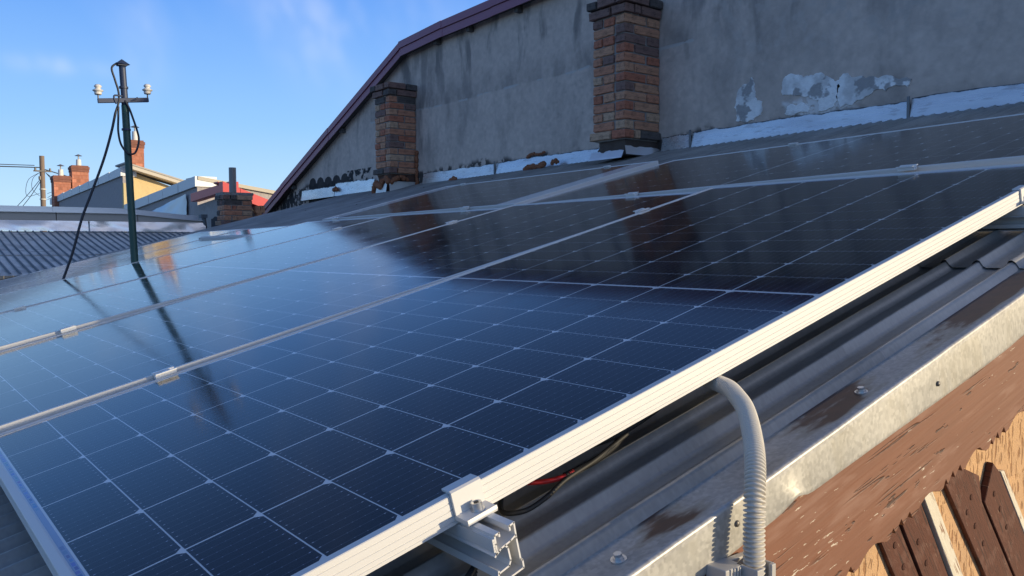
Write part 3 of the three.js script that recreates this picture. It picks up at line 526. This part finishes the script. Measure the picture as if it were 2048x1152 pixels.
{
  // large chimney right
  const c1 = thing('brick_chimney', 'large brick chimney right of centre reaching the top picture edge, against the grey gable', 'chimney', [0, 0, 0], 'brick chimneys against the grey gable wall');
  let y = chimney(c1, -4.128, -3.775, -3.80, -3.40, .925, 12, .0742, 11, .072, 2, .25);
  for (const [a, b, s] of [[-4.10, -4.0, .07], [-3.97, -3.86, .055], [-3.90, -3.79, .08]]) { const m = part(c1, 'brick', unitBricks[1], brickCols[6]); m.scale.set(b - a, s, .11); m.position.set((a + b) / 2, y + s / 2, -3.47); m.rotation.y = .2; }
  part(c1, 'pipe_stub', cyl(-4.04, y + .06, -3.40, .012, .22), M.darkSteel);
  part(c1, 'base', sheetRough(-4.10, -3.80, .80, .93, -3.8, -3.43, 3), std([.13, .10, .085], .95, 0, { bumpMap: grain, bumpScale: .01 }));
  part(c1, 'base_flashing', [sheet(16, 5, (s, t) => [mix(-4.135, -3.772, s), mix(.772, .835 + .03 * (fbm(s * 9, 3, 4) - .5), t), -3.392 + .03 * (1 - t) + .008 * fbm(s * 5, t * 4, 2)])], std([.74, .71, .70], .35, .6));
  part(c1, 'base_flashing', [sheet(12, 5, (s, t) => [-3.768 + .012 * (1 - t), mix(.80, .865 + .03 * (fbm(s * 7, 9, 4) - .4), t), mix(-3.395, -3.79, s)])], std([.74, .71, .70], .35, .6));
  // small sooty chimney left
  const c2 = thing('brick_chimney', 'small sooty brick chimney at left with orange foam lumps round its base', 'chimney', [0, 0, 0], 'brick chimneys against the grey gable wall');
  y = chimney(c2, -7.838, -7.501, -3.80, -3.45, .925, 11, .0735, 23, .071, 2, .5);
  part(c2, 'base', sheetRough(-7.82, -7.52, .70, .93, -3.8, -3.47, 5), std([.15, .08, .06], .95, 0, { bumpMap: grain, bumpScale: .01 }));
  const f = (name, pts, r, s) => part(c2, name, blob(pts, r, s), foamM);
  f('foam_bead', [[-7.86, .68, -3.44], [-7.85, .76, -3.43], [-7.79, .82, -3.42], [-7.72, .80, -3.41], [-7.66, .79, -3.41]], .027, 1);
  f('foam_bead', [[-7.66, .78, -3.41], [-7.60, .85, -3.41], [-7.54, .87, -3.42], [-7.50, .83, -3.43]], .028, 4);
  f('foam_bead', [[-7.50, .83, -3.45], [-7.48, .87, -3.52], [-7.48, .88, -3.60], [-7.48, .86, -3.66]], .024, 7);
  f('foam_bead', [[-7.475, .80, -3.79], [-7.475, .90, -3.785], [-7.48, 1.03, -3.785], [-7.48, 1.18, -3.785]], .022, 9);
  part(c2, 'base_flashing', [sheet(8, 4, (s, t) => [mix(-7.76, -7.52, s), mix(.665, .79 + .03 * Math.sin(s * 9), t), -3.415 + .02 * (1 - t)])], std([.70, .68, .64], .4, .4));
  part(c2, 'base_flashing', [sheet(8, 4, (s, t) => [-7.497 + .02 * (1 - t), mix(.69, .84, t), mix(-3.43, -3.78, s)])], std([.70, .68, .64], .4, .4));
}
function sheetRough(x0, x1, y0, y1, z0, z1, seed) {
  const g = new THREE.BoxGeometry(x1 - x0, y1 - y0, z1 - z0, 8, 5, 8), p = g.attributes.position;
  for (let i = 0; i < p.count; i++) { const x = p.getX(i), y = p.getY(i), z = p.getZ(i), n = .035 * (fbm(x * 24 + seed, y * 24 + z * 19, 4) - .5); p.setXYZ(i, x + n * Math.sign(x), y, z + n * Math.sign(z)); }
  g.computeVertexNormals(); g.translate((x0 + x1) / 2, (y0 + y1) / 2, (z0 + z1) / 2); return g;
}
{ // loose orange foam lumps along the flashing
  const spots = [[-10.0 + .52, .86, -3.74, 'orange foam lump on the joint of the flashing left of the small chimney'], [-5.25, .835, -3.70, 'long orange foam lump on the flashing between the two chimneys'], [-4.95, .85, -3.70, 'small round orange foam lump left of the large chimney, nearer to it'], [-6.6, .80, -3.70, 'small orange foam lump on the flashing just right of the small chimney'], [-5.3, .955, -3.765, 'orange foam streak along the top edge of the flashing between the chimneys']];
  spots.forEach(([x, y, z, l], i) => single('foam_lump', blob(i === 1 || i === 4 ? [[x - .13, y - .01, z], [x - .04, y + .012, z], [x + .05, y, z], [x + .14, y + .015, z]] : [[x - .045, y, z], [x, y + .012, z], [x + .045, y - .004, z]], i === 4 ? .011 : .022, i * 3 + 2), foamM, l, 'foam sealant', 'orange foam lumps along the wall flashing'));
}

// ---------------------------------------------------------------- green service mast with insulators and cables
{
  const o = thing('service_mast', 'dark green steel mast with crossarm, two white insulators and a small peaked cap', 'mast', [-4.613, -.14, -.022]);
  const green = std([.028, .085, .075], .42, .1), navy = std([.035, .05, .10], .5, .1);
  const lean = (y) => -.022 + .0 + (y + .14) * .0;
  const zl = y => .040 * (y + .02) / 1.22 + .012;    // lean toward +z with height
  part(o, 'pole', tube([[0, 0, 0], [0, .5, zl(.36) - .0], [0, 1.06, zl(.92)]], .0215, 30, 16).toNonIndexed ? tube([[0, 0, 0], [0, .5, .018], [0, 1.085, .036]], .0215, 30, 16) : null, green);
  part(o, 'pole_top', tube([[0, 1.085, .036], [0, 1.2, .041], [0, 1.315, .046]], (s) => .0195, 20, 16), navy);
  const TL = .12; part(o, 'crossarm', rbox(0, 0, 0, .024, .026, .285, .002).rotateX(TL).translate(.012, 1.112, .047), navy);
  const cap = new THREE.ConeGeometry(.050, .034, 4); cap.rotateY(Math.PI / 4 + .2); cap.translate(0, 1.342, .048);
  part(o, 'cap', [cap, box(0, 1.322, .048, .052, .008, .052)], navy);
  const prof = [[0, 0], [.017, 0], [.020, .004], [.021, .013], [.0175, .015], [.029, .022], [.030, .026], [.018, .034], [.014, .037], [.015, .041], [.021, .046], [.0205, .052], [.013, .060], [0, .062]].map(q => new THREE.Vector2(...q));
  const white = std([.72, .70, .66], .3);
  for (const z of [.186, -.090]) { const i = part(o, 'insulator', new THREE.LatheGeometry(prof, 24).translate(.012, 1.147 - (z - .045) * TL, z), white); part(i, 'pin', cyl(.012, 1.137 - (z - .045) * TL, z, .004, .034, 8), M.darkSteel); }
  part(o, 'bracket', [tube([[.02, 1.135, .055], [.024, 1.133, .10], [.024, 1.12, .102], [.024, 1.085, .09]], .0055, 20, 8), tube([[.02, 1.11, .01], [.025, 1.125, -.02], [.022, 1.135, -.03]], .005, 12, 8)], navy);
  for (const [y, r] of [[1.19, .026], [.94, .026]]) part(o, 'band', cyl(0, y, .04 * y / 1.2 + .002, r, .012, 16), navy);
  const cab = std([.018, .022, .035], .5);
  single('drop_cable', tube([[-4.60, -.16, .40], [-4.60, -.092, .377], [-4.60, .06, .325], [-4.60, .27, .267], [-4.60, .42, .212], [-4.59, .62, .143], [-4.59, .79, .096], [-4.59, .90, .072], [-4.59, .955, .055], [-4.60, 1.02, .052], [-4.60, 1.09, .07], [-4.60, 1.16, .085], [-4.60, 1.19, .055]], (s, t) => t < .78 ? .0074 : .006, 120, 10), cab, 'thick dark cable dropping from the mast head down to the roof edge at left', 'cable');
  single('loop_cable', tube([[-4.585, .93, .058], [-4.585, .87, .060], [-4.585, .775, .062], [-4.585, .70, .046], [-4.575, .652, .010], [-4.575, .655, -.020], [-4.585, .69, -.042], [-4.585, .745, -.052], [-4.585, .80, -.042], [-4.585, .86, -.024], [-4.585, .93, .000], [-4.59, .97, .02]], .006, 120, 10), cab, 'dark cable hanging in a long loop round the upper part of the green mast', 'cable');
}

// ---------------------------------------------------------------- neighbouring roof at left with parapet
{
  const o = thing('neighbour_house', 'neighbouring house at left with grey ribbed roof below a metal-capped parapet', 'house');
  const nt = colorTex(512, 512, (u, v) => { const n = fbm(u * 6, v * 6, 5), f = fbm(u * 50, v * 9, 3); const g = .92 + .5 * (n - .5) + .25 * (f - .5); return mix3([g, g, g * .99], [.3, .28, .27], .4 * ss(.6, .75, fbm(u * 9 + 5, v * 9, 4))); });
  const ribM = std([.88, .82, .74], .55, .25, { map: nt });
  const RP = .088, rb = z => { let q = z / RP; q -= Math.floor(q); return 0 * q; };
  const yx = x => { const t = (x + 8.45) / -2.95; return -.17 + .40 * t + .075 * t * t; };
  const rf = (x0, x1, z0, z1, lift) => sheet(Math.round((z1 - z0) / RP * 10), 10, (s, t) => { const x = mix(x0, x1, t), z = mix(z0, z1, s); return [x, yx(x) + rb(z) + lift + .02 * (fbm(x * 1.3, z * .9, 3) - .5), z]; }, (s, t) => [mix(z0, z1, s) / 1.4, mix(x0, x1, t) / 1.4]);
  const zz = [-3.1, -2.0, -1.0, 0.0, 1.0, 2.2];
  for (let i = 0; i < 5; i++) { part(o, 'roof_sheet', rf(-8.45 - .03 * (i % 2), -9.75, zz[i], zz[i + 1], 0), ribM); part(o, 'roof_sheet', rf(-9.70, -11.42, zz[i], zz[i + 1], .006), ribM); }
  const seamShadeM = std([.20, .21, .225], .6, .2);  // seams coloured dark to stand in for the shade along them
  for (let k = 0; k < 56; k++) { const z = -2.9 + k * RP, g = sheet(6, 3, (s, t) => { const x = mix(-8.46, -11.41, s); const c = [[-.006, -.006], [-.004, .013], [.004, .013], [.006, -.006]][Math.round(t * 3)]; return [x, yx(x) + .012 + c[1], z + c[0] + .012 * (fbm(x * .8, k * 3, 2) - .5)]; }); part(o, 'standing_seam', g, seamShadeM); }
  part(o, 'wall', box(-10.0, -2.5, -.4, 2.9, 4.2, 5.0), std([.25, .23, .2], .9));
  // light metal apron, parapet and cap
  const apron = std([.90, .89, .86], .25, .80);
  for (const [z0, z1] of [[-2.62, -1.10], [-1.08, .35], [.37, 2.2]]) part(o, 'apron_sheet', sheet(30, 6, (s, t) => { const z = mix(z0, z1, s), y = mix(yx(-11.42) + .012, .455 + .03 * ss(-2.6, 0, -z) * 0, t); return [-11.37 - .028 * t + .05 * (fbm(z * 3, y * 8, 3) - .5), y, z]; }), apron);
  const beige = std([.48, .45, .41], .8, 0, { bumpMap: grain, bumpScale: .003 });
  const py = z => .645 - .085 * ss(-1.4, -2.7, z);
  const band = (z0, z1, a, b, x0, x1, m, n) => part(o, n, sheet(12, 1, (s, t) => [0, 0, 0]).dispose() || sweepZ(z0, z1, z => [[x0, py(z) + a], [x1, py(z) + a], [x1, py(z) + b], [x0, py(z) + b]]), m);
  function sweepZ(z0, z1, f, n = 12) { const gs = []; for (let i = 0; i < n; i++) { const za = mix(z0, z1, i / n), zb = mix(z0, z1, (i + 1) / n), A1 = f(za), B1 = f(zb), p = []; for (let k = 0; k < 4; k++) { const l = (k + 1) % 4; p.push(...A1[k], za, ...A1[l], za, ...B1[l], zb, ...A1[k], za, ...B1[l], zb, ...B1[k], zb); } const g = new THREE.BufferGeometry(); g.setAttribute('position', new THREE.Float32BufferAttribute(p, 3)); g.setAttribute('uv', new THREE.Float32BufferAttribute(new Float32Array(p.length / 3 * 2), 2)); g.computeVertexNormals(); gs.push(g); } for (const z of [z0, z1]) { const q = f(z), p = [...q[0], z, ...q[1], z, ...q[2], z, ...q[0], z, ...q[2], z, ...q[3], z], g = new THREE.BufferGeometry(); g.setAttribute('position', new THREE.Float32BufferAttribute(p, 3)); g.setAttribute('uv', new THREE.Float32BufferAttribute(new Float32Array(12), 2)); g.computeVertexNormals(); gs.push(g); } return merge(gs); }
  const capM = std([.70, .72, .75], .32, .6);
  for (const [z0, z1] of [[-2.60, -1.72], [-1.71, -.72], [-.71, .6], [.61, 2.2]]) { band(z0, z1, -.205, -.085, -11.9, -11.44, beige, 'parapet'); band(z0, z1 + .008, -.084, -.074, -11.96, -11.40, capM, 'parapet_cap'); band(z0, z1 + .008, -.073, .004, -11.96, -11.66, capM, 'parapet_cap'); }
  const dp = std([.10, .12, .14], .5, .3);
  part(o, 'downpipe', [tube([[-11.42, .56, -2.60], [-11.42, .40, -2.62], [-11.42, .20, -2.62]], .03, 12, 12), box(-11.42, .55, -2.60, .10, .05, .09)], dp);
}

// ---------------------------------------------------------------- row houses and chimneys further left
{
  const plas = greyTex(256, 256, (u, v) => fbm(u * 12, v * 12, 5));
  const greyWall = std([.42, .385, .375], .9, 0, { bumpMap: plas, bumpScale: .02 }), capB = std([.62, .65, .68], .5, .35), yellow = std([.70, .53, .27], .9, 0, { bumpMap: plas, bumpScale: .01 }), cream = std([.62, .56, .46], .8);
  const zF = -3.8;
  const brickSkin = colorTex(256, 256, (u, v) => { const row = v * 14, k = Math.floor(row), col = u * 4 + (k % 2) * .5, j = Math.min(row - k, Math.abs(col - Math.round(col)) * 4); const g = .75 + .5 * (hash(Math.floor(col) + 3, k) - .5) + .3 * (fbm(u * 20, v * 20, 3) - .5); return j < .14 ? [.62, .52, .46] : [g, g, g]; });
  const redBrick = std([.66, .27, .17], .9, 0, { map: brickSkin }), darkTop = std([.34, .15, .11], .9, 0, { map: brickSkin });
  const stack = (o, x, z, w, d, y0, y1, potH) => {
    part(o, 'stack', box(x, (y0 + y1) / 2, z, w, y1 - y0, d), redBrick);
    part(o, 'crown', [box(x, y1 - .09, z, w + .03, .10, d + .03), box(x, y1 - .005, z, w + .06, .075, d + .06), box(x, y1 + .05, z, w + .0, .05, d + .0)], darkTop);
    const pot = part(o, 'chimney_pot', cyl(x, y1 + .07 + potH / 2, z, .085, potH, 14, .075), std([.72, .70, .66], .6));
    part(pot, 'cowl', [cyl(x, y1 + .07 + potH + .07, z, .02, .14, 8), (() => { const g = new THREE.ConeGeometry(.12, .06, 14); g.translate(x, y1 + .07 + potH + .15, z); return g; })()], std([.35, .34, .33], .5, .5));
  };
  // house with yellow gable end and its chimney
  {
    const o = thing('yellow_house', 'house with sunlit yellow gable end, grey side wall and tall brick chimney behind the mast', 'house');
    const pw = [[-31.0, -4.6], [-21.26, -4.6], [-21.26, 1.90], [-30.9, 1.62]];
    part(o, 'side_wall', prismZ(pw, zF - .25, zF), greyWall);
    for (let i = 0; i < 8; i++) { const x0 = mix(-31.1, -21.2, i / 8), x1 = mix(-31.1, -21.2, (i + 1) / 8) - .03, y = x => mix(1.60, 1.88, (x + 31.1) / 9.9); part(o, 'wall_capping', prismZ([[x0, y(x0)], [x1, y(x1)], [x1, y(x1) + .215], [x0, y(x0) + .19]], zF - .32, zF + .05 + .002 * (i % 2)), capB); }
    part(o, 'gable_end', prismX([[-4.6, zF - .25], [1.98, zF - .25], [1.55, -5.3], [1.0, -7.2], [-4.6, -7.2]], -21.9, -21.30), yellow);
    part(o, 'corner_pier', box(-21.23, -1.45, zF - .06, .14, 6.3, .14), std([.62, .50, .26], .85));
    part(o, 'eave_board', prismX([[2.16, zF - .05], [2.06, zF - .05], [1.66, -5.30], [1.76, -5.30]], -21.7, -20.95), cream);
    part(o, 'roof', prismX([[2.20, zF - .0], [2.165, zF - .0], [1.10, -7.6], [1.15, -7.6]], -22.0, -20.93), std([.45, .42, .38], .7, .2));
    stack(o, -24.0, -4.78, .36, .36, 1.7, 3.02, .26);
  }
  // two chimneys of a house hidden behind
  for (const [x, z, y1, l] of [[-30, -3.92, 2.42, 'shorter left one of the twin orange brick chimneys beside the utility pole'], [-30, -4.46, 2.78, 'taller right one of the twin orange brick chimneys beside the utility pole']]) { const o = thing('far_chimney', l, 'chimney', [0, 0, 0], 'twin orange brick chimneys at far left'); stack(o, x, z, .48, .50, 1.0, y1, .22); }
  // grey house in the middle
  {
    const o = thing('grey_house', 'grey plastered house with pale sloping wall capping between the yellow and red-roofed houses', 'house');
    part(o, 'side_wall', prismZ([[-21.0, -4.6], [-15.52, -4.6], [-15.52, 1.30], [-21.0, .99]], zF - .3, zF), greyWall);
    for (let i = 0; i < 5; i++) { const x0 = mix(-21, -15.45, i / 5), x1 = mix(-21, -15.45, (i + 1) / 5) - .025, y = x => mix(.96, 1.275, (x + 21) / 5.55); part(o, 'wall_capping', prismZ([[x0, y(x0)], [x1, y(x1)], [x1, y(x1) + .195], [x0, y(x0) + .20]], zF - .36, zF + .05 + .002 * (i % 2)), capB); }
    part(o, 'roof', prismX([[1.47, zF], [1.40, zF], [.80, -8.0], [.87, -8.0]], -16.2, -15.46), std([.55, .50, .40], .8));
    part(o, 'gable_end', prismX([[-4.6, zF - .3], [1.38, zF - .3], [.80, -8], [-4.6, -8]], -16.1, -15.53), greyWall);
    part(o, 'metal_cover', sheet(16, 8, (s, t) => { const x = mix(-19.0, -16.05, s), y = mix(.55, mix(.86, 1.16, s), t); return [x, y, zF + .06 + .25 * (1 - t) * (1 - s) + .06 * (fbm(x * 3, y * 6, 3) - .5)]; }), std([.42, .50, .58], .35, .5));
  }
  // red-roofed house
  {
    const o = thing('red_house', 'small house with bright red metal roof edge beside the tall gable', 'house');
    const z = -3.53, red = std([.50, .035, .05], .42, .1);
    part(o, 'side_wall', prismZ([[-14.85, -4.6], [-12.72, -4.6], [-12.72, 1.0], [-14.85, .86]], z - .25, z), std([.40, .37, .35], .95, 0, { bumpMap: plas, bumpScale: .03 }));
    part(o, 'fascia', prismZ([[-14.62, .93], [-12.60, 1.035], [-12.60, 1.165], [-14.62, 1.075]], z - .02, z + .13), red);
    part(o, 'gable_end', prismX([[-4.6, z - .25], [.95, z - .25], [.70, -4.2], [-4.6, -4.2]], -13.3, -12.74), std([.10, .09, .085], .95));
    for (const [z0, z1] of [[3.29, 3.57], [3.575, 3.74], [3.745, 4.25]]) { const y = q => 1.16 - .36 * (q - 3.29); part(o, 'verge_trim', prismX([[y(z0), -z0], [y(z0) - .17, -z0], [y(z1) - .17, -z1], [y(z1), -z1]], -12.78, -12.585 + (z0 === 3.575 ? .004 : 0)), red); }
    part(o, 'roof', prismX([[1.17, -3.28], [1.145, -3.28], [.80, -4.25], [.825, -4.25]], -13.0, -12.79), red);
    part(o, 'stain_patch', sheet(12, 10, (s, t) => [mix(-13.9, -12.8, s), mix(.30, .52 + .15 * fbm(s * 6, 2, 3), t), z + .006 + .004 * fbm(s * 9, t * 9, 2)]), std([.045, .045, .05], .95));
    const c = thing('crumbling_chimney', 'low crumbling dark brick chimney with grey flue pipe before the red-roofed house', 'chimney');
    chimney(c, -11.60, -11.28, -3.28, -2.86, .42, 4, .075, 41, .07, 1, .9);
    part(c, 'flue_pipe', cyl(-11.40, 1.04, -3.03, .052, .46, 18), std([.22, .215, .21], .5, .5));
    part(c, 'mortar_cap', sheetRough(-11.62, -11.26, .86, .90, -3.28, -2.84, 8), mortar);
    for (const [y, zc] of [[.655, -3.36], [.665, -3.43], [.59, -3.38]]) { const m = part(c, 'brick', unitBricks[0], std([.72, .34, .18], .9, 0, { map: brickMap })); m.scale.set(.11, .1, .06); m.position.set(-11.32, y, zc); }  // bricks coloured brighter to stand in for sun on this side
  }
}

// ---------------------------------------------------------------- utility pole and wires far left
{
  const o = thing('utility_pole', 'weathered wooden utility pole standing beyond the parapet at far left', 'utility pole', [-40, -4.6, -4.9]);
  part(o, 'pole', cyl(0, 4.35, 0, .12, 8.72, 14, .10), std([.24, .18, .14], .9, 0, { bumpMap: grain, bumpScale: .01 }));
  part(o, 'band', [cyl(0, 7.28, 0, .13, .05), cyl(0, 6.85, 0, .13, .05)], std([.6, .58, .52], .6));
  part(o, 'bracket', [rbox(.1, 8.05, 0, .06, .06, .7), cyl(.13, 8.12, .28, .04, .12), cyl(.13, 8.12, -.28, .04, .12), cyl(.13, 7.75, .12, .05, .14)], M.darkSteel);
  part(o, 'wire_tangle', [0, 1, 2, 3, 4].map(i => { const r = rng(i + 60), s = i % 2 ? 1 : -1; return tube([[.12, 8.0, s * .1], [.15, 7.8 - r() * .3, s * (.35 + r() * .3)], [.15, 7.4 - r() * .5, s * (.4 + r() * .3)], [.12, 7.1 - r() * .3, s * .15]], .010, 24, 6); }), M.black);
  const w = std([.02, .02, .022], .6), line = (a, b, sag, r, l) => single('power_line', tube([0, .25, .5, .75, 1].map(t => [mix(a[0], b[0], t), mix(a[1], b[1], t) - sag * 4 * t * (1 - t), mix(a[2], b[2], t)]), r, 30, 6), w, l, 'power line');
  for (const [z, h, l] of [[-4.30, 1.92, 'thin aerial rod sticking up at the left picture edge, nearer to the utility pole'], [-3.95, 1.98, 'thin aerial rod sticking up at the left picture edge, farther from the utility pole']]) { const a = thing('aerial', l, 'aerial', [-41, -4.6, z + .5]); part(a, 'rod', cyl(0, (h + 4.6) / 2, 0, .02, h + 4.6, 6), M.darkSteel); part(a, 'crossbar', [rbox(0, h + 4.45, 0, .02, .02, .22), rbox(0, h + 4.35, 0, .02, .02, .15)], M.darkSteel); }
  line([-39.9, 3.60, -4.8], [-38, 3.35, 14], .1, .022, 'lower of the two wires running left from the utility pole');
  line([-39.9, 3.68, -4.6], [-38, 3.50, 14], .1, .016, 'upper of the two wires running left from the utility pole');
  line([-39.9, 3.52, -5.0], [-46, 2.3, -13], .1, .022, 'wire running right from the utility pole behind the brick chimneys');
  line([-39.9, 3.1, -4.8], [-41, 1.2, -3.3], .12, .014, 'thin slack wire sagging down left from the utility pole, upper one');
  line([-39.9, 3.0, -4.8], [-41.5, 1.2, -3.5], .22, .014, 'thin slack wire sagging down left from the utility pole, lower one');
}

// ---------------------------------------------------------------- render
const renderer = new THREE.WebGLRenderer({ antialias: true });
renderer.setSize(1024, 576);
renderer.toneMapping = THREE.LinearToneMapping;
renderer.toneMappingExposure = 1.2;
renderer.shadowMap.enabled = true;
renderer.render(scene, camera);
